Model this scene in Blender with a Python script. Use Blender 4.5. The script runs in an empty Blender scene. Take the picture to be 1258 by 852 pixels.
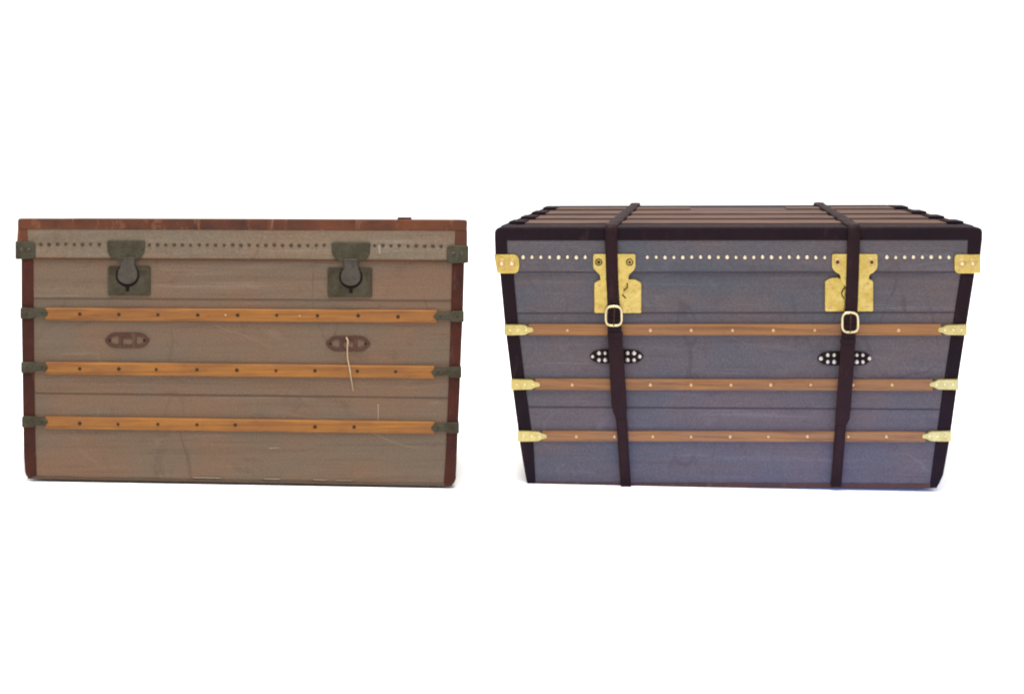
import bpy, bmesh, math, random
from mathutils import Vector, Matrix
random.seed(4)
S = bpy.context.scene
COL = S.collection
R = math.radians
# ------------------------------------------------------------------ camera
FPX, CW, CH = 1800.0, 1258.0, 852.0
CAM = Vector((0, 0, .925))
PITCH = math.atan((426 - 92) / FPX)
cd = bpy.data.cameras.new('camera'); cam = bpy.data.objects.new('camera', cd); COL.objects.link(cam)
cam.location = CAM; cam.rotation_euler = (R(90) - PITCH, 0, 0)
cd.sensor_width = 36; cd.lens = FPX / CW * 36; cd.clip_end = 500; cd.clip_start = .05
S.camera = cam
# ------------------------------------------------------------------ light
W = bpy.data.worlds.new('World'); S.world = W; W.use_nodes = True
bg = W.node_tree.nodes['Background']; bg.inputs[0].default_value = (1, .995, 1.0, 1); bg.inputs[1].default_value = 1.17

def area(name, loc, target, size, power, color):
    l = bpy.data.lights.new(name, 'AREA'); l.size = size; l.energy = power; l.color = color
    o = bpy.data.objects.new(name, l); COL.objects.link(o); o.location = loc
    o.rotation_euler = (Vector(target) - Vector(loc)).to_track_quat('-Z', 'Y').to_euler()
    return o
area('added_overhead_wash', (0, 1.6, 5.2), (0, 3.2, 0), 5.0, 380, (1, .955, .89))  # unseen overhead light, added to wash the floor out to white
area('added_gap_fill', (-.05, 3.4, 5.2), (-.05, 3.4, 0), .8, 330, (1, .97, .93))  # added unseen light, lifts the shadow in the gap between the trunks
def spot(name, loc, target, power, color, size):
    l = bpy.data.lights.new(name, 'SPOT'); l.energy = power; l.color = color; l.spot_size = R(size); l.spot_blend = 1; l.shadow_soft_size = .15
    o = bpy.data.objects.new(name, l); COL.objects.link(o); o.location = loc
    o.rotation_euler = (Vector(target) - Vector(loc)).to_track_quat('-Z', 'Y').to_euler()
spot('added_blue_tint', (.45, 1.6, .22), (.40, 3.3, -.30), 95, (.02, .22, 1), 48)  # pair of unseen spots, added to tint the lower fronts blue
spot('added_blue_tint', (.95, 1.6, .22), (1.00, 3.3, -.30), 95, (.02, .22, 1), 48)
S.view_settings.view_transform = 'Standard'; S.view_settings.look = 'None'
S.view_settings.exposure = 0; S.view_settings.gamma = 1
S.render.resolution_x = 1024; S.render.resolution_y = 693
S.cycles.max_bounces = 8; S.cycles.pixel_filter_type = 'BLACKMAN_HARRIS'; S.cycles.filter_width = 2.1

# ------------------------------------------------------------------ materials
class NT:
    def __init__(s, name):
        s.m = bpy.data.materials.new(name); s.m.use_nodes = True; s.n = s.m.node_tree.nodes; s.l = s.m.node_tree.links
        s.b = s.n['Principled BSDF']; s.tc = s.n.new('ShaderNodeTexCoord')
        s.co = s.tc.outputs['Object']
    def mapped(s, sc, off=(0, 0, 0)):
        m = s.n.new('ShaderNodeMapping'); m.inputs['Scale'].default_value = sc; m.inputs['Location'].default_value = off
        s.l.new(s.co, m.inputs[0]); return m.outputs[0]
    def noise(s, sc, scale=1, detail=5, rough=.6, dist=0, off=(0, 0, 0)):
        t = s.n.new('ShaderNodeTexNoise'); s.l.new(s.mapped(sc, off), t.inputs['Vector'])
        t.inputs['Scale'].default_value = scale; t.inputs['Detail'].default_value = detail
        t.inputs['Roughness'].default_value = rough; t.inputs['Distortion'].default_value = dist
        return t.outputs['Fac']
    def ramp(s, f, stops):
        r = s.n.new('ShaderNodeValToRGB'); e = r.color_ramp.elements
        while len(e) < len(stops): e.new(.5)
        for i, (p, c) in enumerate(stops):
            e[i].position = p
            e[i].color = (c, c, c, 1) if isinstance(c, (int, float)) else (*c, 1)
        s.l.new(f, r.inputs[0]); return r.outputs[0]
    def mix(s, f, a, b, mode='MIX'):
        m = s.n.new('ShaderNodeMix'); m.data_type = 'RGBA'; m.blend_type = mode
        for sock, v in ((m.inputs[0], f), (m.inputs[6], a), (m.inputs[7], b)):
            if isinstance(v, tuple): sock.default_value = (*v, 1)
            elif isinstance(v, (int, float)): sock.default_value = v
            else: s.l.new(v, sock)
        return m.outputs[2]
    def bump(s, h, strength=.3, dist=.001):
        b = s.n.new('ShaderNodeBump'); b.inputs['Strength'].default_value = strength; b.inputs['Distance'].default_value = dist
        s.l.new(h, b.inputs['Height']); s.l.new(b.outputs[0], s.b.inputs['Normal'])
    def out(s, col=None, rough=.6, metal=0, spec=.3):
        if col is not None:
            if isinstance(col, tuple): s.b.inputs['Base Color'].default_value = (*col, 1)
            else: s.l.new(col, s.b.inputs['Base Color'])
        if isinstance(rough, (int, float)): s.b.inputs['Roughness'].default_value = rough
        else: s.l.new(rough, s.b.inputs['Roughness'])
        s.b.inputs['Metallic'].default_value = metal; s.b.inputs['Specular IOR Level'].default_value = spec
        return s.m

def canvas(name, c1, c2, cdark, clight, off, streak=.5):
    t = NT(name)
    big = t.noise((1.6, 1.6, 3), 2.2, 5, .6, .3, off)
    st = t.noise((1.6, 1.6, 45), 1.5, 6, .7, .2, off)
    fine = t.noise((260, 260, 260), 1, 4, .7, 0, off)
    spot = t.noise((9, 9, 14), 1.6, 7, .75, .6, off)
    c = t.mix(t.ramp(big, [(.36, 0), (.64, 1)]), c1, c2)
    c = t.mix(t.ramp(st, [(.52, 0), (.74, streak)]), c, cdark)
    c = t.mix(t.ramp(st, [(.28, .55), (.42, 0)]), c, clight)
    c = t.mix(t.ramp(spot, [(.56, 0), (.78, .65)]), c, cdark)
    c = t.mix(t.ramp(spot, [(.22, .5), (.4, 0)]), c, clight)
    c = t.mix(t.ramp(fine, [(.48, 0), (.78, .7)]), c, cdark)
    c = t.mix(t.ramp(fine, [(.22, .6), (.45, 0)]), c, clight)
    # creases and scratches: thin meandering contour lines, only in places
    for sc_, o2, lim, col_ in (((3, 3, 1.6), 11, .6, cdark), ((5, 5, 2), 23, .66, cdark), ((2, 2, 6), 31, .62, clight)):
        ln = t.ramp(t.noise(sc_, 1, 3, .5, .8, (off[0] + o2, 0, o2)), [(.488, 0), (.497, 1), (.503, 1), (.512, 0)])
        mk = t.ramp(t.noise((4, 4, 4), 1, 2, .5, 0, (o2, off[1], 5)), [(.52, 0), (lim, .42 if col_ is cdark else .25)])
        c = t.mix(t.mix(1.0, ln, mk, 'MULTIPLY'), c, col_)
    wx = t.n.new('ShaderNodeTexWave'); wx.inputs['Scale'].default_value = 170; wx.bands_direction = 'X'; t.l.new(t.co, wx.inputs[0])
    wz = t.n.new('ShaderNodeTexWave'); wz.inputs['Scale'].default_value = 170; wz.bands_direction = 'Z'; t.l.new(t.co, wz.inputs[0])
    w = t.mix(.5, wx.outputs[0], wz.outputs[0]); h = t.mix(.6, w, fine)
    h = t.mix(.35, h, spot)
    t.bump(h, .6, .0012)
    return t.out(c, .82, 0, .2)

def leather(name, c1, c2, cworn, off=(0, 0, 0), rough=.6, spec=.2, worn=.8):
    t = NT(name)
    big = t.noise((6, 6, 6), 1.5, 6, .65, .4, off); fine = t.noise((150, 150, 150), 1, 5, .7, 0, off)
    sc = t.noise((25, 25, 9), 1.5, 6, .75, .5, off)
    c = t.mix(t.ramp(big, [(.35, 0), (.65, 1)]), c1, c2)
    c = t.mix(t.ramp(sc, [(.55, 0), (.76, worn)]), c, cworn)
    t.bump(t.mix(.5, fine, sc), .5, .001)
    return t.out(c, t.ramp(sc, [(.3, rough - .1), (.7, rough + .2)]), 0, spec)

def wood(name, c1, c2, cd, off=(0, 0, 0)):
    t = NT(name)
    g = t.noise((5, 60, 150), 1, 7, .7, .8, off); big = t.noise((7, 20, 30), 1, 4, .6, .3, off)
    sp = t.noise((40, 60, 60), 1, 5, .75, 0, off)
    c = t.mix(t.ramp(big, [(.35, 0), (.65, 1)]), c1, c2)
    c = t.mix(t.ramp(g, [(.48, 0), (.72, .8)]), c, cd)
    c = t.mix(t.ramp(sp, [(.6, 0), (.8, .7)]), c, cd)
    t.bump(g, .35, .0008)
    return t.out(c, .62, 0, .15)

def metal(name, c1, c2, c3, rough=.4, met=1.0, off=(0, 0, 0)):
    t = NT(name)
    a = t.noise((30, 30, 30), 1, 6, .7, .5, off); b = t.noise((110, 110, 110), 1, 5, .75, 0, off)
    c = t.mix(t.ramp(a, [(.38, 0), (.62, 1)]), c1, c2)
    c = t.mix(t.ramp(b, [(.55, 0), (.75, .8)]), c, c3)
    t.bump(t.mix(.5, a, b), .35, .0009)
    return t.out(c, t.ramp(b, [(.35, rough - .1), (.7, rough + .2)]), met, .4 if met > .5 else .15)

M = {}
M['floor'] = NT('white_floor').out((.93, .93, .93), .9, 0, .1)
M['canvasA'] = canvas('taupe_canvas', (.114, .066, .041), (.092, .068, .048), (.052, .033, .022), (.165, .118, .088), (0, 0, 0), .5)
M['canvasLid'] = canvas('pale_taupe_canvas', (.122, .082, .054), (.102, .079, .056), (.066, .044, .030), (.19, .145, .11), (2, 0, 3), .6)  # paler version of the taupe canvas, used on the lid
M['canvasB'] = canvas('slate_canvas', (.072, .055, .056), (.049, .051, .062), (.036, .025, .031), (.110, .100, .112), (7, 3, 2), .35)
M['leatherA'] = leather('brown_leather', (.042, .011, .007), (.022, .008, .006), (.085, .036, .026), rough=.75, spec=.1)
M['leatherRim'] = leather('rust_leather', (.078, .026, .012), (.034, .014, .010), (.17, .075, .04), (2, 2, 0), worn=1, rough=.7, spec=.12)
M['leatherB'] = leather('dark_plum_leather', (.0075, .0025, .0045), (.005, .002, .004), (.028, .014, .015), (3, 0, 1), rough=.68, spec=.09, worn=.8)
M['strapB'] = leather('strap_leather', (.013, .0035, .0045), (.008, .0025, .004), (.036, .015, .014), (5, 1, 1), rough=.62, spec=.1, worn=.9)
M['woodA'] = wood('honey_wood', (.195, .080, .017), (.140, .058, .018), (.075, .024, .008))
M['woodB'] = wood('russet_wood', (.190, .086, .028), (.152, .074, .034), (.062, .025, .014), (4, 2, 0))
M['woodTop'] = wood('faded_top_wood', (.080, .042, .027), (.055, .030, .022), (.022, .011, .010), (1, 5, 3))
M['topCanvas'] = canvas('brown_top_canvas', (.060, .032, .027), (.046, .028, .026), (.018, .010, .010), (.06, .04, .036), (2, 3, 1), .5)
M['oldmetal'] = metal('tarnished_grey_metal', (.026, .022, .012), (.042, .038, .025), (.016, .010, .005), .65, .3)
M['oldmetalB'] = metal('hasp_pewter_metal', (.038, .033, .026), (.055, .048, .040), (.02, .013, .010), .6, .45, (3, 1, 1))
M['brass'] = metal('polished_brass', (.33, .235, .056), (.41, .31, .10), (.13, .075, .018), .32, .92)
M['brassLight'] = metal('worn_pale_brass', (.30, .235, .075), (.36, .30, .12), (.15, .09, .03), .36, .9, (4, 0, 2))
M['brassPale'] = metal('pale_brass', (.56, .47, .28), (.46, .38, .20), (.22, .15, .08), .35, .9, (1, 1, 2))
M['studB'] = metal('pale_nickel_stud', (.45, .39, .37), (.36, .31, .30), (.2, .16, .15), .35, .8)
M['studGold'] = metal('pale_gold_stud', (.60, .51, .36), (.50, .42, .28), (.24, .18, .11), .3, .85)
M['handleA'] = leather('faded_red_leather', (.060, .027, .020), (.045, .024, .019), (.10, .065, .048), (1, 1, 6), rough=.8, spec=.08, worn=1)
M['nailA'] = metal('rusty_nail', (.022, .010, .004), (.034, .018, .008), (.010, .005, .003), .85, .0)
M['nailLid'] = metal('dull_brown_nail', (.034, .022, .012), (.050, .036, .022), (.02, .012, .008), .55, .3)
M['nailWood'] = metal('coppery_nail', (.36, .22, .10), (.42, .28, .14), (.18, .09, .04), .4, .8)
M['black'] = NT('near_black').out((.006, .004, .003), .8, 0, .08)  # near-black handle bases; also painted shade of the keyhole and hasp disc
M['string'] = leather('pale_string', (.30, .22, .13), (.25, .18, .11), (.38, .3, .2))
M['scuff'] = leather('pale_scuffed_fibre', (.17, .135, .105), (.14, .11, .085), (.22, .18, .14))
M['seamA'] = canvas('taupe_edge_tape', (.062, .036, .022), (.055, .038, .026), (.035, .022, .015), (.09, .06, .04), (3, 0, 1), .6)
M['lidEdgeA'] = leather('rust_lid_edge', (.062, .022, .007), (.045, .018, .008), (.09, .035, .012), (1, 0, 4), spec=.1)
M['seamB'] = canvas('slate_edge_tape', (.036, .024, .030), (.028, .024, .034), (.018, .012, .015), (.05, .042, .048), (3, 4, 1), .6)

# ------------------------------------------------------------------ builders
def tag(o, label=None, cat=None, group=None, kind=None):
    if label: o['label'] = label
    if cat: o['category'] = cat
    if group: o['group'] = group
    if kind: o['kind'] = kind
    return o

class Frame:
    """a trunk's own frame: x across, y into the depth, z up; origin in the middle of its base"""
    def __init__(s, base_px, yaw, lean, D, taper):
        s.rot = Matrix.Rotation(yaw, 3, 'Z') @ Matrix.Rotation(-lean, 3, 'X')
        d = s.ray(*base_px); t = -CAM.z / d.z; g = CAM + d * t
        s.D = D; s.k = taper; s.O = g + s.rot @ Vector((0, D / 2, 0))
    @staticmethod
    def ray(px, py):
        a, b = (px - CW / 2) / FPX, (CH / 2 - py) / FPX
        return Vector((a, math.cos(PITCH) + b * math.sin(PITCH), -math.sin(PITCH) + b * math.cos(PITCH)))
    def P(s, px, py, off=0):
        Rt = s.rot.transposed(); o = Rt @ (CAM - s.O); d = Rt @ s.ray(px, py)
        t = (-s.D / 2 - off - o.y) / d.y
        return o + d * t
    def warp(s, co):
        w = max(0, (co.y + s.D / 2) / s.D)
        return Vector((co.x * (1 - s.k * w), co.y, co.z))

def top_frame(fr, za, zb, xa, xb, zref):
    """the same frame, following the slight slope of the lid's top from one side to the other"""
    g = Frame.__new__(Frame); g.__dict__.update(fr.__dict__); k = (zb - za) / (xb - xa)
    g.warp = lambda co: Frame.warp(g, Vector((co.x, co.y, co.z + za + k * (co.x - xa) - zref)))
    return g

def link(name, bm, mat, parent=None, smooth=False, fr=None, loc=None):
    if fr is not None:
        for v in bm.verts: v.co = fr.warp(v.co)
    bmesh.ops.recalc_face_normals(bm, faces=bm.faces)
    me = bpy.data.meshes.new(name); bm.to_mesh(me); bm.free()
    me.materials.append(mat)
    if smooth:
        for p in me.polygons: p.use_smooth = True
    o = bpy.data.objects.new(name, me); COL.objects.link(o)
    if parent: o.parent = parent
    if loc is not None: o.location = loc
    return o

def loft(bm, rings, caps=True, closed=True):
    vs = [[bm.verts.new(c) for c in r] for r in rings]
    n = len(rings[0])
    for a, b in zip(vs, vs[1:]):
        for i in range(n if closed else n - 1):
            j = (i + 1) % n
            bm.faces.new((a[i], a[j], b[j], b[i]))
    if caps:
        bm.faces.new(vs[0]); bm.faces.new(vs[-1][::-1])
    return vs

def inset_poly(pts, d):
    """move each corner of a closed (x,z) polygon inwards by d"""
    n = len(pts); ar = sum(pts[i][0] * pts[(i + 1) % n][1] - pts[(i + 1) % n][0] * pts[i][1] for i in range(n))
    sg = 1 if ar > 0 else -1; out = []
    for i in range(n):
        p0, p1, p2 = Vector(pts[i - 1]), Vector(pts[i]), Vector(pts[(i + 1) % n])
        e1 = (p1 - p0).normalized(); e2 = (p2 - p1).normalized()
        n1 = Vector((-e1.y, e1.x)) * sg; n2 = Vector((-e2.y, e2.x)) * sg
        b = n1 + n2
        b = b / max(.35, b.dot(n1)) if b.length > 1e-6 else n1
        out.append(tuple(p1 + b * d))
    return out

def round_poly(pts, r, seg=4):
    """round the corners of a pixel polygon; r one radius or one per corner"""
    n = len(pts); rs = r if isinstance(r, (list, tuple)) else [r] * n; out = []
    for i in range(n):
        p0, p1, p2 = Vector(pts[i - 1]), Vector(pts[i]), Vector(pts[(i + 1) % n])
        if rs[i] <= 0: out.append(tuple(p1)); continue
        a = p1 + (p0 - p1).normalized() * min(rs[i], (p0 - p1).length * .48); b = p1 + (p2 - p1).normalized() * min(rs[i], (p2 - p1).length * .48)
        for k in range(seg + 1):
            t = k / seg; out.append(tuple(a * (1 - t) ** 2 + p1 * 2 * t * (1 - t) + b * t * t))
    return out

def slab_bm(fr, px, front, back, bev=.001, bm=None):
    """solid whose outline is px (on the trunk's front), from offset front (proud) back to -back"""
    bm = bm or bmesh.new()
    c = [fr.P(x, y, front) for x, y in px]; pz = [(p.x, p.z) for p in c]
    y0 = -fr.D / 2 - front; y1 = -fr.D / 2 + back
    def ring(poly, y): return [Vector((a, y, b)) for a, b in poly]
    loft(bm, [ring(inset_poly(pz, bev), y0), ring(inset_poly(pz, bev * .3), y0 + bev * .3), ring(pz, y0 + bev), ring(pz, y1)])
    return bm
def slab(name, fr, px, front, back, mat, parent, bev=.001, smooth=False):
    return link(name, slab_bm(fr, px, front, back, bev), mat, parent, smooth, fr)

def box_bm(x0, x1, y0, y1, z0, z1, bev=.002, bm=None):
    bm = bm or bmesh.new(); t = bmesh.new()
    r = bmesh.ops.create_cube(t, size=1)
    for v in t.verts: v.co = Vector((x0 + (v.co.x + .5) * (x1 - x0), y0 + (v.co.y + .5) * (y1 - y0), z0 + (v.co.z + .5) * (z1 - z0)))
    if bev: bmesh.ops.bevel(t, geom=t.edges[:], offset=bev, segments=2, affect='EDGES', profile=.6)
    me = bpy.data.meshes.new('tmp'); t.to_mesh(me); t.free(); bm.from_mesh(me); bpy.data.meshes.remove(me)
    return bm

def band(xa, xb, ya, yb, h):          # pixel quad of a strip that follows a slight slope: ya = y of top at left, yb at right
    return [(xa, ya), (xb, yb), (xb, yb + h), (xa, ya + h)]

_nails = {}
def nail_mesh(r, h, mat, key):
    k = (key, r, h)
    if k not in _nails:
        bm = bmesh.new(); rings = []
        for (rr, hh) in ((1, 0), (.97, .35), (.75, .75), (.4, .95)):
            rings.append([Vector((r * rr * math.cos(a * math.pi / 4), -h * hh, r * rr * math.sin(a * math.pi / 4))) for a in range(8)])
        loft(bm, rings)
        bmesh.ops.recalc_face_normals(bm, faces=bm.faces)
        me = bpy.data.meshes.new(key); bm.to_mesh(me); bm.free(); me.materials.append(mat)
        for p in me.polygons: p.use_smooth = True
        _nails[k] = me
    return _nails[k]
def nail(fr, px, py, off, r, h, mat, parent, name='nail'):
    o = bpy.data.objects.new(name, nail_mesh(r, h, mat, name)); COL.objects.link(o); o.parent = parent
    o.location = fr.warp(fr.P(px, py, off)); o.rotation_euler = (0, random.uniform(0, 3), 0)
    s = random.uniform(.88, 1.12); o.scale = (s, 1, s)
    return o

def ring_slab(name, fr, outer, inner, front, back, mat, parent, bev=.0006):
    """flat frame between two pixel outlines with the same number of corners"""
    bm = bmesh.new(); po = [fr.P(x, y, front) for x, y in outer]; pi = [fr.P(x, y, front) for x, y in inner]
    y0 = -fr.D / 2 - front; y1 = -fr.D / 2 - back
    A = [bm.verts.new((p.x, y0 + bev, p.z)) for p in po]; C = [bm.verts.new((p.x, y0 + bev, p.z)) for p in pi]
    m = [bm.verts.new(((a.x * .5 + b.x * .5), y0 - bev, (a.z + b.z) * .5)) for a, b in zip(po, pi)]
    B = [bm.verts.new((p.x, y1, p.z)) for p in po]; D_ = [bm.verts.new((p.x, y1, p.z)) for p in pi]
    n = len(A)
    for i in range(n):
        j = (i + 1) % n
        for a, b in ((A, m), (m, C), (C, D_), (D_, B), (B, A)): bm.faces.new((a[i], a[j], b[j], b[i]))
    return link(name, bm, mat, parent, True, fr)

def ellipse(cx, cy, rx, ry, n=16, p=2.0):
    out = []
    for i in range(n):
        a = 2 * math.pi * i / n; c, s_ = math.cos(a), math.sin(a)
        out.append((cx + rx * math.copysign(abs(c) ** (2 / p), c), cy + ry * math.copysign(abs(s_) ** (2 / p), s_)))
    return out

def tube(name, pts, r, mat, parent=None, n=6):
    bm = bmesh.new(); rings = []
    for i, p in enumerate(pts):
        d = (pts[min(i + 1, len(pts) - 1)] - pts[max(i - 1, 0)]).normalized()
        a = d.cross(Vector((0, 1, 0)));  a = (a if a.length > .1 else d.cross(Vector((1, 0, 0)))).normalized(); b = d.cross(a)
        rr = r[i] if isinstance(r, list) else r
        rings.append([p + (a * math.cos(2 * math.pi * k / n) + b * math.sin(2 * math.pi * k / n)) * rr for k in range(n)])
    loft(bm, rings)
    return link(name, bm, mat, parent, True)

def root(name, fr, label, cat):
    o = bpy.data.objects.new(name, None); COL.objects.link(o); o.empty_display_size = .2
    o.matrix_world = Matrix.Translation(fr.O) @ fr.rot.to_4x4()
    return tag(o, label, cat)

def jag(x0, x1, y0, y1, amp, n):
    return [(x0 + (x1 - x0) * i / n, y0 + (y1 - y0) * i / n + random.uniform(-amp, amp)) for i in range(n + 1)]

# ================================================================== TRUNK A (left)
FA = Frame((295, 592.5), R(2.0), R(5.3), .50, .03)
A = root('travel_trunk', FA, 'worn taupe canvas travel trunk with orange wooden slats and dull grey metal locks', 'trunk')
# body outline: left and right silhouette of the body
LA = [(27, 316), (27, 380), (28, 450), (29, 515), (30, 560), (31.5, 580)]
RA = [(569.5, 318), (568, 380), (566, 425), (564, 480), (561.5, 530), (559, 588)]
def interp(T, y):
    if y <= T[0][1]: return T[0][0]
    for (xa, ya), (xb, yb) in zip(T, T[1:]):
        if y <= yb: return xa + (xb - xa) * (y - ya) / (yb - ya)
    return T[-1][0]
la = lambda y: interp(LA, y); ra = lambda y: interp(RA, y)
ytr = lambda x, l, r: l + (r - l) * (x - 30) / (560 - 30)
body = slab('body', FA, [(29.5, 314), (567, 316)] + [(ra(y) - 1.5, y) for y in (425, 530, 588)] + [(553, 596), (38, 587)] + [(la(y) + 1.5, y) for y in (580, 515, 380)], 0, FA.D, M['canvasA'], A, .002)
# lid
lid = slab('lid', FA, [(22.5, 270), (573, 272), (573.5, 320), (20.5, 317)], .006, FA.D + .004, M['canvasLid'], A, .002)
slab('edge_strip', FA, [(40, 316.6), (552, 319.6), (552, 321.8), (40, 318.8)], .0072, -.0, M['lidEdgeA'], lid, .0005)
# rust leather rim of the lid
slab('rim_leather', FA, round_poly([(21.5, 268.2), (574, 270), (573.6, 283.6), (21.5, 281.6)], [4, 3, 0, 0]), .0085, .045, M['leatherRim'], lid, .0025)
slab('corner_leather', FA, [(21.5, 281.2), (33.5, 281.6), (34, 297), (20.5, 297)], .0078, .045, M['leatherRim'], lid, .002)
slab('corner_leather', FA, [(559, 283.2), (574, 283.4), (574, 302), (558.5, 302)], .0078, .045, M['leatherRim'], lid, .002)
z_top = FA.P(300, 269, .006).z
hx0, hx1 = FA.P(21.5, 275, 0).x, FA.P(573.5, 275, 0).x
FAT = top_frame(FA, FA.P(22.5, 269.2, .006).z, FA.P(573, 271, .006).z, hx0, hx1, z_top)
for x0, x1 in ((hx0 - .001, hx0 + .028), (hx1 - .028, hx1 + .001)):
    link('rim_leather', box_bm(x0, x1, -FA.D / 2 + .05, FA.D / 2 + .006, z_top - .03, z_top + .0005, .002), M['leatherRim'], lid, fr=FAT)
link('rim_leather', box_bm(hx0 + .028, hx1 - .028, FA.D / 2 - .03, FA.D / 2 + .007, z_top - .03, z_top + .0005, .002), M['leatherRim'], lid, fr=FAT)
# little tab that stands on the back of the lid
tb = FAT.warp(Vector((FA.P(493, 270).x, FA.D / 2 - .02, z_top)))
link('hinge_tab', box_bm(tb.x - .018, tb.x + .018, tb.y - .012, tb.y + .012, tb.z - .008, tb.z + .006, .002), M['leatherA'], lid)
# side trims of the body (leather on the vertical edges)
slab('edge_leather', FA, [(la(318) - 1, 318)] + [(x + 13.5, y) for x, y in [(27, 318), (28, 450), (29.5, 540), (31, 584)]] + [(36, 588), (32, 584)] + [(x - 1, y) for x, y in LA[::-1][:5]], .003, .04, M['leatherA'], A, .002)
slab('edge_leather', FA, [(555.5, 321), (ra(321) + 1, 321)] + [(x + 1, y) for x, y in RA[1:]] + [(558, 593), (554, 596.5), (545, 596.5), (547.5, 560), (550, 500), (553, 420)], .003, .04, M['leatherA'], A, .002)
# bottom edge, frayed
bot = jag(34, 556, 584.6, 593.6, .5, 46)
slab('bottom_edge_strip', FA, bot + [(556, 597), (34, 588)], .0024, .03, M['seamA'], A, .0006)
# edge tapes across the canvas
for yl, yr, h in ((365.5, 368.5, 1.5), (482, 488, 1.5)):
    slab('edge_tape', FA, band(la(yl) + 13, ra(yr) - 14, yl, yr, h), .0012, -.0, M['seamA'], A, .0004)
# wooden slats with nails and end brackets
NA = [[98, 146, 194, 243, 277, 292, 340, 368, 390, 440, 489], [98, 146, 192, 242, 291, 339, 387, 439, 486], [98, 145, 194, 242, 289, 387, 435]]
for (yl, yr, h), ns in zip(((378, 381, 15.5), (444.5, 449.5, 15.5), (511.5, 518, 15)), NA):
    xa, xb = (58, 534) if yl < 400 else (58, 531)
    s_ = link('wooden_slat', slab_bm(FA, round_poly(band(xa - 3, xb + 3, yl, yr, h), 1.5, 3), .0095, 0, .0035), M['woodA'], A, fr=FA)
    for x in ns:
        small = x in (277, 368)
        nail(FA, x, ytr(x, yl, yr) + h / 2 + random.uniform(-.6, .6), .0093, .0022 if small else .0042, .0014, M['nailWood'] if x == 277 else M['nailA'], s_)
    xL, xR = la(yl) - 2.5, ra(yr) + 2
    # brackets: a tongue on the wood and a wide piece folded round the edge
    yc = yl + h / 2 - 1
    br = slab('slat_bracket', FA, round_poly([(xL, yc - 7), (xL + 15, yc - 6.5), (xL + 18, yc - 4.2), (xa - 1, yc - 4.2), (xa + 1, yc), (xa - 1, yc + 4.2), (xL + 18, yc + 4.2), (xL + 15, yc + 6.5), (xL, yc + 7)], [2, 2, 1, 2, 1, 2, 1, 2, 2], 3), .0112, .03, M['oldmetal'], A, .002)
    for x in (xL + 8, xa - 6): nail(FA, x, yc, .0110, .0022, .0012, M['nailA'], br)
    yc = yr + h / 2
    br = slab('slat_bracket', FA, round_poly([(xR, yc - 7), (xR - 15, yc - 6.5), (xR - 18, yc - 4), (xb + 1, yc - 4), (xb - 2, yc), (xb + 1, yc + 4), (xR - 18, yc + 4), (xR - 15, yc + 6.5), (xR, yc + 7)], [2, 2, 1, 2, 1, 2, 1, 2, 2], 3), .0112, .03, M['oldmetal'], A, .002)
    for x in (xR - 8, xb + 7): nail(FA, x, yc, .0110, .0022, .0012, M['nailA'], br)
    for sx, x, y in ((-1, la(yl) + 1.5, yl), (1, ra(yr) - 1.5, yr)):
        p = FA.P(x, y + 1, 0); q = FA.P(x, y + h - 1, 0)
        link('side_slat', box_bm(min(p.x, p.x + sx * .005), max(p.x, p.x + sx * .005), -FA.D / 2 + .05, FA.D / 2 - .02, q.z, p.z, .0015), M['woodA'], A, fr=FA)
# row of lid nails
x = 50.0
while x < 545:
    y = 300 + 2 * (x - 50) / 490
    if not (129 < x < 180 or 405 < x < 458):
        nail(FA, x + random.uniform(-.4, .4), y + random.uniform(-.4, .4), .0060, .0042, .0020, M['nailLid'], lid)
    x += 10.25
# metal corners of the lid
for xs, yy in (((18.5, 43), 296), ((549, 575.5), 301)):
    out = [(xs[0], yy), (xs[1], yy + .6), (xs[1], yy + 22), (xs[0], yy + 22.5)]
    cb = slab('corner_bracket', FA, round_poly(out, [2, 5, 4, 2] if xs[0] < 100 else [5, 2, 2, 4], 3), .0105, .035, M['oldmetal'], lid, .0025)
    for fx in (.3, .68):
        nail(FA, xs[0] + (xs[1] - xs[0]) * fx, yy + 11, .0103, .0055, .0022, M['oldmetalB'], cb, 'rivet')
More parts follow.
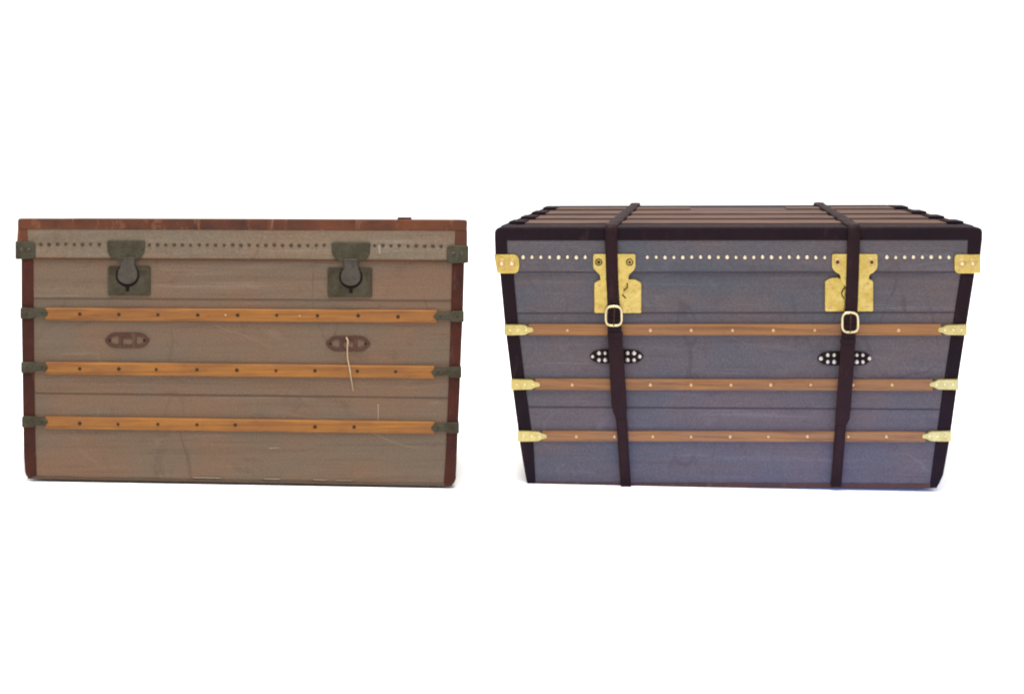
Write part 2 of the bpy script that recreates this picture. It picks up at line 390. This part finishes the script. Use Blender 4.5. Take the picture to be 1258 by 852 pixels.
# locks
for cx, cy, pl, pr, up in ((157, 0, 132.5, 184.5, (131, 178)), (431, 2, 402.5, 457, (407, 455))):
    lk = slab('lock', FA, round_poly([(pl, 327 + cy), (pr, 327 + cy), (pr, 363 + cy), (pl, 363 + cy)], 2.5, 3), .0045, 0, M['oldmetal'], A, .0015)
    ins = [(pl + 3, 330 + cy), (pr - 3, 330 + cy), (pr - 3, 360 + cy), (pl + 3, 360 + cy)]
    ring_slab('lock_border', FA, ins, [(a + (2.2 if a < cx else -2.2), b + (2.2 if b < 345 else -2.2)) for a, b in ins], .0053, .004, M['nailLid'], lk)
    hx = (up[0] + up[1]) / 2 + (2 if cx < 300 else 0)
    hs = slab('hasp', FA, round_poly([(up[0], 295.5 + cy), (up[1], 295.5 + cy), (up[1] - 1, 311 + cy), (up[1] - 7, 318 + cy), (hx + 11, 319.5 + cy), (hx - 11, 319.5 + cy), (up[0] + 7, 318 + cy), (up[0] + 1, 311 + cy)], [2.5, 2.5, 4, 4, 3, 3, 4, 4], 3), .0105, -.004, M['oldmetal'], lk, .002)
    for x, y in ((up[0] + 5, 301), (up[1] - 5, 301), (up[0] + 6, 311), (up[1] - 6, 311)):
        nail(FA, x, y + cy, .0103, .0024, .0012, M['nailLid'], hs, 'rivet')
    # raised black disc as painted shade behind the hasp's tongue, then the tongue
    slab('hasp_shade_disc', FA, ellipse(hx, 338 + cy, 14.5, 14.5, 20), .0056, -.003, M['black'], lk, .0004)
    tg = slab('hasp_tongue', FA, round_poly([(hx - 9, 316 + cy), (hx + 9, 316 + cy), (hx + 8.5, 326 + cy), (hx + 12.5, 336 + cy), (hx + 11, 344 + cy), (hx + 4, 349 + cy), (hx - 4, 349 + cy), (hx - 12, 344 + cy), (hx - 13, 336 + cy), (hx - 8.5, 326 + cy)], [1, 1, 3, 4, 4, 4, 4, 4, 4, 3], 3), .0125, -.005, M['oldmetalB'], lk, .003, True)
    slab('keyhole', FA, round_poly([(hx - 2.4, 350 + cy), (hx + 2.4, 350 + cy), (hx + 2, 358 + cy), (hx - 2, 358 + cy)], 1.5, 3), .0062, -.003, M['black'], lk, .0003)
    for x, y in ((pl + 5, 332), (pr - 5, 332), (pl + 5, 358), (pr - 5, 358)):
        nail(FA, x, y + cy, .0044, .0022, .0010, M['nailA'], lk, 'rivet')
# remains of the handles: pointed leather frames, each with two bars
for cx, cy in ((156, 418), (427.5, 422)):
    def outl(k, m): return round_poly([(cx - 29 * k, cy), (cx - 19 * k, cy - 9 * m), (cx + 19 * k, cy - 9 * m), (cx + 29 * k, cy), (cx + 19 * k, cy + 9 * m), (cx - 19 * k, cy + 9 * m)], 5 * m, 3)
    hd = ring_slab('handle_mount', FA, outl(1, 1), outl(.84, .60), .004, 0, M['handleA'], A, .001)
    for x in (cx - 8, cx + 9):
        slab('crossbar', FA, round_poly([(x - 2.2, cy - 7), (x + 2.2, cy - 7), (x + 2.2, cy + 7), (x - 2.2, cy + 7)], 1, 2), .0034, 0, M['handleA'], hd, .001)
    slab('leather_stub', FA, round_poly([(cx - 8, cy - 7), (cx + 9, cy - 7), (cx + 9, cy - 2), (cx - 8, cy - 2)], 1.5, 2), .0028, 0, M['handleA'], hd, .001)
    for x in (cx - 21, cx + 21): nail(FA, x, cy, .0005, .0028, .0035, M['nailA'], hd, 'rivet')
# scuffs in the canvas
for q in ([(463.6, 496), (465.4, 496), (465.2, 521), (464.2, 520)], [(330, 549.4), (343, 549), (343, 550.2), (331, 550.8)], [(464.5, 301), (467.5, 300.5), (467.8, 312), (465, 311.5)]):
    off = .0072 if q[0][1] < 320 else .0008
    slab('torn_fibre', FA, q, off, -off + .0012, M['scuff'], A, .0002)
for q in ([(236, 585.6), (272, 586.4), (270, 587.4), (238, 586.8)], [(322, 587.2), (344, 587.6), (343, 588.9), (326, 588.4)], [(384, 588.2), (402, 588.8), (400, 589.8), (386, 589.5)], [(412, 589.2), (434, 589.6), (432, 590.4), (414, 590.2)]):
    slab('torn_fibre', FA, q, .0029, -.0004, M['scuff'], A, .0002)
# the string that hangs from the handle remains
pts = [FA.P(*p) for p in ((425.5, 414, .007), (427.5, 419, .009), (426.6, 426, .007), (427, 440, .005), (428.4, 447, .010), (430, 455, .0125), (431, 463, .012), (432.4, 470, .005), (433.8, 480, .004))]
pts = [FA.rot @ FA.warp(p) + FA.O for p in pts]
st = tube('string', pts, [.0018, .0022, .0018, .0015, .0015, .0018, .0014, .0012, .0010], M['string'])
for v in st.data.vertices: v.co -= pts[-1]
st.location = pts[-1]
tag(st, 'pale loose string hanging from the right handle remnant of the taupe trunk', 'string')

# ================================================================== TRUNK B (right)
FB = Frame((901, 597.5), R(-4.5), 0, .56, .165)
B = root('steamer_trunk', FB, 'grey canvas steamer trunk with dark leather edges, brass locks and two straps round it', 'trunk')
LB = [(615, 336), (621, 400), (630.5, 478), (640, 548), (648, 594)]
RB = [(1197, 336), (1186.5, 400), (1176.5, 465), (1166, 540), (1158, 583), (1154, 597)]
lb = lambda y: interp(LB, y); rb = lambda y: interp(RB, y)
body = slab('body', FB, [(616, 332), (1196, 332)] + [(rb(y) - 1, y) for y in (400, 465, 540, 580)] + [(1151, 599.5), (651, 597)] + [(lb(y) + 1, y) for y in (548, 478, 400)], 0, FB.D, M['canvasB'], B, .002)
lid = slab('lid', FB, [(609.5, 281.5), (1206, 281.5), (1203.5, 335.5), (611, 335.5)], .006, FB.D + .003, M['canvasB'], B, .002)
slab('edge_tape', FB, band(636, 1174, 333.4, 333.4, 2), .0070, -.004, M['seamB'], lid, .0004)
slab('rim_leather', FB, round_poly([(607.6, 279), (1207.6, 279), (1207, 295.4), (607.6, 295.8)], [10, 10, 0, 0], 6), .0092, .045, M['leatherB'], lid, .004)
slab('corner_leather', FB, [(607.8, 294), (622.5, 294.4), (623.5, 314), (608.4, 314)], .0086, .045, M['leatherB'], lid, .002)
slab('corner_leather', FB, [(1189.5, 294), (1206.8, 294), (1204.6, 314), (1188.5, 314)], .0086, .045, M['leatherB'], lid, .002)
zB = FB.P(900, 281.5, .006).z
bx0, bx1 = FB.P(609.5, 285, 0).x, FB.P(1206, 285, 0).x
FBT = top_frame(FB, FB.P(609.5, 281.5, .006).z, FB.P(1206, 281.5, .006).z, bx0, bx1, zB)
for x0, x1 in ((bx0 - .002, bx0 + .028), (bx1 - .028, bx1 + .002)):
    link('rim_leather', box_bm(x0, x1, -FB.D / 2 + .05, FB.D / 2 + .006, zB - .035, zB + .003, .003), M['leatherB'], lid, fr=FBT)
link('rim_leather', box_bm(bx0 + .028, bx1 - .028, FB.D / 2 - .028, FB.D / 2 + .007, zB - .035, zB + .003, .003), M['leatherB'], lid, fr=FBT)
link('top_covering', box_bm(bx0 + .029, bx1 - .029, -FB.D / 2 + .036, FB.D / 2 - .029, zB - .02, zB + .0014, .0005), M['topCanvas'], lid, fr=FBT)
# slats across the top, dark metal caps at their ends
for i, w in enumerate((.15, .36, .57, .80)):
    y0 = -FB.D / 2 + w * FB.D; spans = [(bx0 + .012, bx1 - .012)]
    if i == 3:
        m0, m1 = bx0 + (bx1 - bx0) * .41, bx0 + (bx1 - bx0) * .67
        spans = [(bx0 + .012, m0), (m1, bx1 - .012)]
    for a, b in spans:
        s_ = link('top_slat', box_bm(a, b, y0, y0 + .044, zB - .001, zB + .0055, .002), M['woodTop'], lid, fr=FBT)
        for e0, e1, on in ((a - .004, a + .035, a == bx0 + .012), (b - .035, b + .004, b == bx1 - .012)):
            if on: link('end_cap', box_bm(e0, e1, y0 - .0015, y0 + .0455, zB - .0005, zB + .0092, .003), M['leatherB'], s_, fr=FBT)
# leather down the edges of the body
slab('edge_leather', FB, [(lb(338) - 1, 335), (lb(338) + 15.5, 335)] + [(lb(y) + 15.5, y) for y in (400, 478, 548)] + [(lb(590) + 10.5, 593), (lb(590) + 10, 597), (649, 597)] + [(lb(y) - .8, y) for y in (590, 548, 478, 400)], .0032, .045, M['leatherB'], B, .002)
slab('edge_leather', FB, [(rb(338) - 16, 335), (rb(338) + 1, 335)] + [(rb(y) + 1, y) for y in (400, 465, 540, 583)] + [(1154.5, 593), (1151, 599), (1142, 599), (1143.5, 590)] + [(rb(y) - 16, y) for y in (540, 465, 400)], .0032, .045, M['leatherB'], B, .002)
slab('bottom_edge_strip', FB, jag(656, 1146, 592, 594, .4, 40) + [(1146, 599.4), (656, 597.4)], .0026, .03, M['handleA'], B, .0006)
for yl, yr, h in ((384, 383, 1.5), (499, 502, 1.5)):
    slab('edge_tape', FB, band(lb(yl) + 15, rb(yr) - 16, yl, yr, h), .0012, 0, M['seamB'], B, .0004)
NB = [[697, 799, 849, 900, 950, 1001, 1104], [703, 799, 849, 898, 947, 996, 1048, 1096], [708, 755, 802, 849, 897, 944, 992, 1042, 1089]]
for (yl, h), ns in zip(((398.5, 13.5), (465.5, 13.5), (529.5, 12.5)), NB):
    xa, xb = lb(yl) + 28, rb(yl) - 30
    s_ = link('wooden_slat', slab_bm(FB, round_poly(band(xa, xb, yl, yl + (1 if yl > 420 else 0), h), 1, 2), .0095, 0, .003), M['woodB'], B, fr=FB)
    for x in ns: nail(FB, x, yl + h / 2 + .5, .0093, .0036, .0016, M['nailWood'], s_)
    for sg, xo in ((1, lb(yl) - 1.5), (-1, rb(yl) + 1.5)):
        yc = yl + h / 2
        br = slab('slat_bracket', FB, round_poly([(xo, yc - 6.8), (xo + sg * 26, yc - 6.2), (xo + sg * 30, yc - 3.5), (xo + sg * 36, yc - 2.5), (xo + sg * 36, yc + 2.5), (xo + sg * 30, yc + 3.5), (xo + sg * 26, yc + 6.2), (xo, yc + 6.8)], [1.5, 3, 1, 2, 2, 1, 3, 1.5], 3),   .0115, .035, M['brassLight'], B, .002)
        for dx in (7, 17, 27): nail(FB, xo + sg * dx, yc, .0113, .0026, .0014, M['brassPale'], br, 'rivet')
        x = xo + sg * 3; p = FB.P(x, yl + 1, 0); q = FB.P(x, yl + h - 1, 0)
        link('side_slat', box_bm(min(p.x, p.x - sg * .007), max(p.x, p.x - sg * .007), -FB.D / 2 + .05, FB.D / 2 - .02, q.z, p.z, .0015), M['woodB'], B, fr=FB)
x = 642.6
while x < 1170:
    if not (725 < x < 785 or 1019 < x < 1081): nail(FB, x, 316 + random.uniform(-.3, .3), .0060, .0043, .0028, M['studGold'], lid, 'stud')
    x += 10.9
# brass corners
for xa, xb, rr in ((606.8, 638, (1, 8, 8, 2)), (1172.5, 1204.8, (5, 1, 2, 7))):
    cb = slab('corner_bracket', FB, round_poly([(xa, 312.5), (xb, 312.5), (xb, 336), (xa + (4 if xa < 700 else 0), 336)], rr, 4), .0115, .04, M['brass'], lid, .0025)
    for f in (.3, .7):
        cx = xa + (xb - xa) * f
        ring_slab('rivet_ring', FB, ellipse(cx, 323.5, 5, 5.6, 14), ellipse(cx, 323.5, 3.6, 4.1, 14), .0126, .0112, M['nailWood'], cb, .0003)
        nail(FB, cx, 323.5, .0113, .0045, .0022, M['brassPale'], cb, 'rivet')
# brass locks
for ua, ub, pa, pb, pt, pbt, dark in ((728.5, 781, 730, 788, 343, 384.5, True), (1022, 1078.5, 1013.5, 1073, 341, 382.5, False)):
    lk = slab('lock', FB, round_poly([(pa, pt + 4), (pa + 8, pt), (pb - 8, pt), (pb, pt + 4), (pb, pbt), (pa, pbt)], [2, 2, 2, 2, 2, 2], 2), .0055, 0, M['brass'], B, .0015)
    c = (ua + ub) / 2
    hs = slab('hasp', FB, round_poly([(ua, 312), (ub, 312), (ub, 330), (ub - 6, 335.5), (c + 18, 337), (c + 17, 346), (c + 11, 352), (c + 12, 359), (c + 6, 366), (c - 6, 366), (c - 12, 359), (c - 11, 352), (c - 17, 346), (c - 18, 337), (ua + 6, 335.5), (ua, 330)], [2, 2, 4, 3, 3, 3, 2, 3, 4, 4, 3, 2, 3, 3, 3, 4], 2), .0108, -.004, M['brass'], lk, .002)
    for x in (ua + 7, ub - 7.5):
        ring_slab('rivet_ring', FB, ellipse(x, 322, 4.6, 4.6, 14), ellipse(x, 322, 3.1, 3.1, 14), .0118, .0105, M['nailWood'] if not dark else M['nailA'], hs, .0003)
        nail(FB, x, 322, .0106, .0040, .0020, M['nailA'] if dark else M['brassPale'], hs, 'rivet')
    for x in (ua + 9, ub - 9): nail(FB, x, 340.5, .0056, .0030, .0014, M['nailA'], lk, 'screw')
    for x, y in ((pa + 6, pbt - 6), (pb - 6.5, pbt - 6), (pa + 6, pt + 8), (pb - 7, pt + 8)):
        nail(FB, x, y, .0054, .0030, .0012, M['nailWood'], lk, 'screw')
    # curled latch spring beside the tongue
    cc = [FB.warp(FB.P(c + (13 if dark else -14) + (3.6 if dark else 2.2) * math.sin(t * 1.1), 346 + t * 3.4, .0085)) for t in range(7)]
    tube('latch_spring', cc, .0012, M['nailA'], lk)
# dark handle bases with pale studs
for cx, cy, xs in ((757.5, 437.8, (-29.5, -21.5, -14, 13.5, 21.5, 28.5)), (1037.5, 440.2, (-29, -20.5, -12.5, 15, 22.5, 30.5))):
    hd = slab('handle_mount', FB, round_poly([(cx - 34, cy), (cx - 28, cy - 6.5), (cx - 18, cy - 8.5), (cx + 18, cy - 8.5), (cx + 28, cy - 6.5), (cx + 34, cy), (cx + 28, cy + 6.5), (cx + 18, cy + 8.5), (cx - 18, cy + 8.5), (cx - 28, cy + 6.5)], 3, 3), .0045, 0, M['black'], B, .0012)
    for i, dx in enumerate(xs):
        for dy in ((0,) if i in (0, 5) else (-4.2, 4.2)):
            nail(FB, cx + dx, cy + dy, .0043, .0047, .0026, M['studB'], hd, 'stud')

# ------------------------------------------------------------------ straps
def ribbon(name, path, mat, parent, th=.0035):
    """path: (centre, half width vector, normal) -> closed strip with thickness"""
    bm = bmesh.new(); rings = []
    for c, h, n in path:
        rings.append([c - h - n * th * .2, c - h * .93 + n * th * .8, c + n * th, c + h * .93 + n * th * .8, c + h - n * th * .2, c])
    loft(bm, rings); return link(name, bm, mat, parent, True)

def strap(px_path, tip, buckle, label, top_x):
    o = bpy.data.objects.new('leather_strap', None); COL.objects.link(o)
    base = FB.P(px_path[-1][1], px_path[-1][0], .004)
    base_w = FB.rot @ base + FB.O
    o.matrix_world = Matrix.Translation(base_w) @ FB.rot.to_4x4()
    tag(o, label, 'strap', 'leather straps round the grey trunk')
    off = .0135; n = Vector((0, -1, 0)); path = []
    for y, x, hw in reversed(px_path):
        f = .0105 if y > 585 else off
        c = FB.P(x, y, f); e = FB.P(x + hw, y, f)
        path.append((c - base, e - c, n))
    yT, xT, hT = px_path[0]
    c0 = FB.P(xT, yT, off); hw = (FB.P(xT + hT, yT, off) - c0).x
    zt = zB + .0075; zs = zt + FBT.warp(Vector((c0.x, -FB.D / 2, 0))).z
    # over the front edge
    yf = c0.y; r = .010
    for a in (25, 50, 75, 90):
        a = R(a); path.append((Vector((c0.x, yf + r * (1 - math.cos(a)), zs - r + r * math.sin(a))) - base, Vector((hw, 0, 0)), Vector((0, -math.cos(a), math.sin(a)))))
    for k in range(1, 13):
        w = k / 12; y = -FB.D / 2 + w * FB.D
        sag = -.002 if 0 < k < 12 and k % 2 else 0
        x = c0.x + (top_x - c0.x) * w
        p = FBT.warp(Vector((x, y, zt + sag)))
        path.append((p - base, Vector((hw * (1 - .1 * w), 0, 0)), Vector((0, 0, 1))))
    xb = path[-1][0].x + base.x
    path.append((Vector((xb, FB.D / 2 + .012, zt - .004)) - base, Vector((hw * .9, 0, 0)), Vector((0, .7, .7))))
    for z in (zt - .03, zt - .3, .02): path.append((Vector((xb, FB.D / 2 + .014, z)) - base, Vector((hw * .9, 0, 0)), Vector((0, 1, 0))))
    ribbon('strap_band', path, M['strapB'], o)
    # loose end that lies over the lower strap, with an angled tip
    bm = bmesh.new(); pz = []
    left = [(x - h, y) for y, x, h in tip]; right = [(x + h, y) for y, x, h in tip]
    poly = left + right[::-1]
    sub = Frame.__new__(Frame); sub.__dict__.update(FB.__dict__)
    bm = slab_bm(FB, poly, off + .007, -(off + .0038), .0012)
    for v in bm.verts: v.co -= base
    link('strap_end', bm, M['strapB'], o)
    # buckle
    bx, by, rx, ry = buckle
    bm = bmesh.new()
    N = 28; rings = []
    outer = ellipse(bx, by, rx, ry, N, 3.2)
    for i, (x, y) in enumerate(outer):
        p = FB.P(x, y, off + .011) - base; q = FB.P(bx, by, off + .011) - base
        d = (p - q); d.y = 0; d.normalize(); rr = .0027
        rings.append([p - d * rr + d * rr * math.cos(2 * math.pi * k / 8) + Vector((0, -1, 0)) * rr * .8 * math.sin(2 * math.pi * k / 8) for k in range(8)])
    rings.append(rings[0]); loft(bm, rings, caps=False); bmesh.ops.remove_doubles(bm, verts=bm.verts, dist=1e-6)
    bk = link('buckle', bm, M['brassPale'], o, True)
    a = FB.P(bx + 1, by - ry + 1, off + .012) - base; b = FB.P(bx, by + ry - 1, off + .013) - base
    tube('buckle_prong', [a, (a + b) / 2 + Vector((0, -.001, 0)), b], .0013, M['nailA'], bk)
    # keeper loop under the buckle
    kx = tip[1][1]; ky = by + ry + 7
    kp = slab_bm(FB, round_poly([(kx - 9.6, ky), (kx + 9.6, ky), (kx + 9.3, ky + 6), (kx - 9.9, ky + 6)], 1, 2), off + .0095, -(off + .006), .001)
    for v in kp.verts: v.co -= base
    link('keeper_loop', kp, M['strapB'], o)
    return o
hx = lambda px: FB.P(px, 281, 0).x
strap([(284, 750.5, 7.6), (340, 752, 7.6), (380, 754, 7.6), (430, 757.5, 7.8), (480, 760, 7.2), (520, 764, 6.8), (560, 766.5, 6.5), (597, 769, 6.4)],
      [(392, 754.3, 8.3), (420, 756, 8.8), (460, 758.5, 9.3), (495, 760.5, 9.5), (505, 761.5, 8.6), (513, 763, 6.8)],
      (754, 388, 11.2, 13.2), 'dark leather strap on the left, buckled just above the top slat of the grey trunk', hx(757))
strap([(284, 1049, 7.8), (340, 1047.5, 7.8), (380, 1046, 7.8), (430, 1041.5, 7.8), (480, 1037.5, 7.2), (520, 1033, 6.8), (560, 1030, 6.6), (597, 1027, 6.6)],
      [(400, 1043.5, 8.3), (420, 1042, 8.8), (460, 1039.5, 9), (505, 1036, 9), (514, 1035.2, 8.8), (521.5, 1033.5, 7.2)],
      (1044.5, 396, 11.2, 13.4), 'dark leather strap on the right, its buckle sitting slightly lower across the top slat', hx(1072))

# ------------------------------------------------------------------ floor: one white sheet, dipping under the leaning trunk
def floor_z(x, y):
    v = FA.rot.transposed() @ (Vector((x, y, 0)) - FA.O)
    hw = .5
    dx = max(0, abs(v.x) - hw) / .13; dy = max(0, v.y - FA.D / 2) / .5; dyf = max(0, -FA.D / 2 - v.y) / .3
    m = max(0, 1 - math.hypot(dx, dy, dyf)); m = m * m * (3 - 2 * m)
    # plane through the trunk's base
    pl, pr = FA.P(35, 588.4, 0), FA.P(556, 597.4, 0)
    z = pl.z + (pr.z - pl.z) * (v.x - pl.x) / (pr.x - pl.x)
    w = FA.rot @ Vector((v.x, v.y, z)) + FA.O
    return (w.z - .003) * m
def axis(lo, hi, a, b, step):
    o = [a + step * i for i in range(int((b - a) / step) + 1)]; s_ = step; v = a
    while v > lo: s_ *= 1.6; v -= s_; o.insert(0, v)
    s_ = step; v = o[-1]
    while v < hi: s_ *= 1.6; v += s_; o.append(v)
    return o
X = axis(-80, 80, -1.4, .2, .03); Y = axis(-30, 220, 2.7, 4.4, .03)
bm = bmesh.new(); g = [[bm.verts.new((x, y, floor_z(x, y) - .002)) for x in X] for y in Y]
for j in range(len(Y) - 1):
    for i in range(len(X) - 1): bm.faces.new((g[j][i], g[j][i + 1], g[j + 1][i + 1], g[j + 1][i]))
fl = link('floor', bm, M['floor'], None, True); tag(fl, kind='structure')
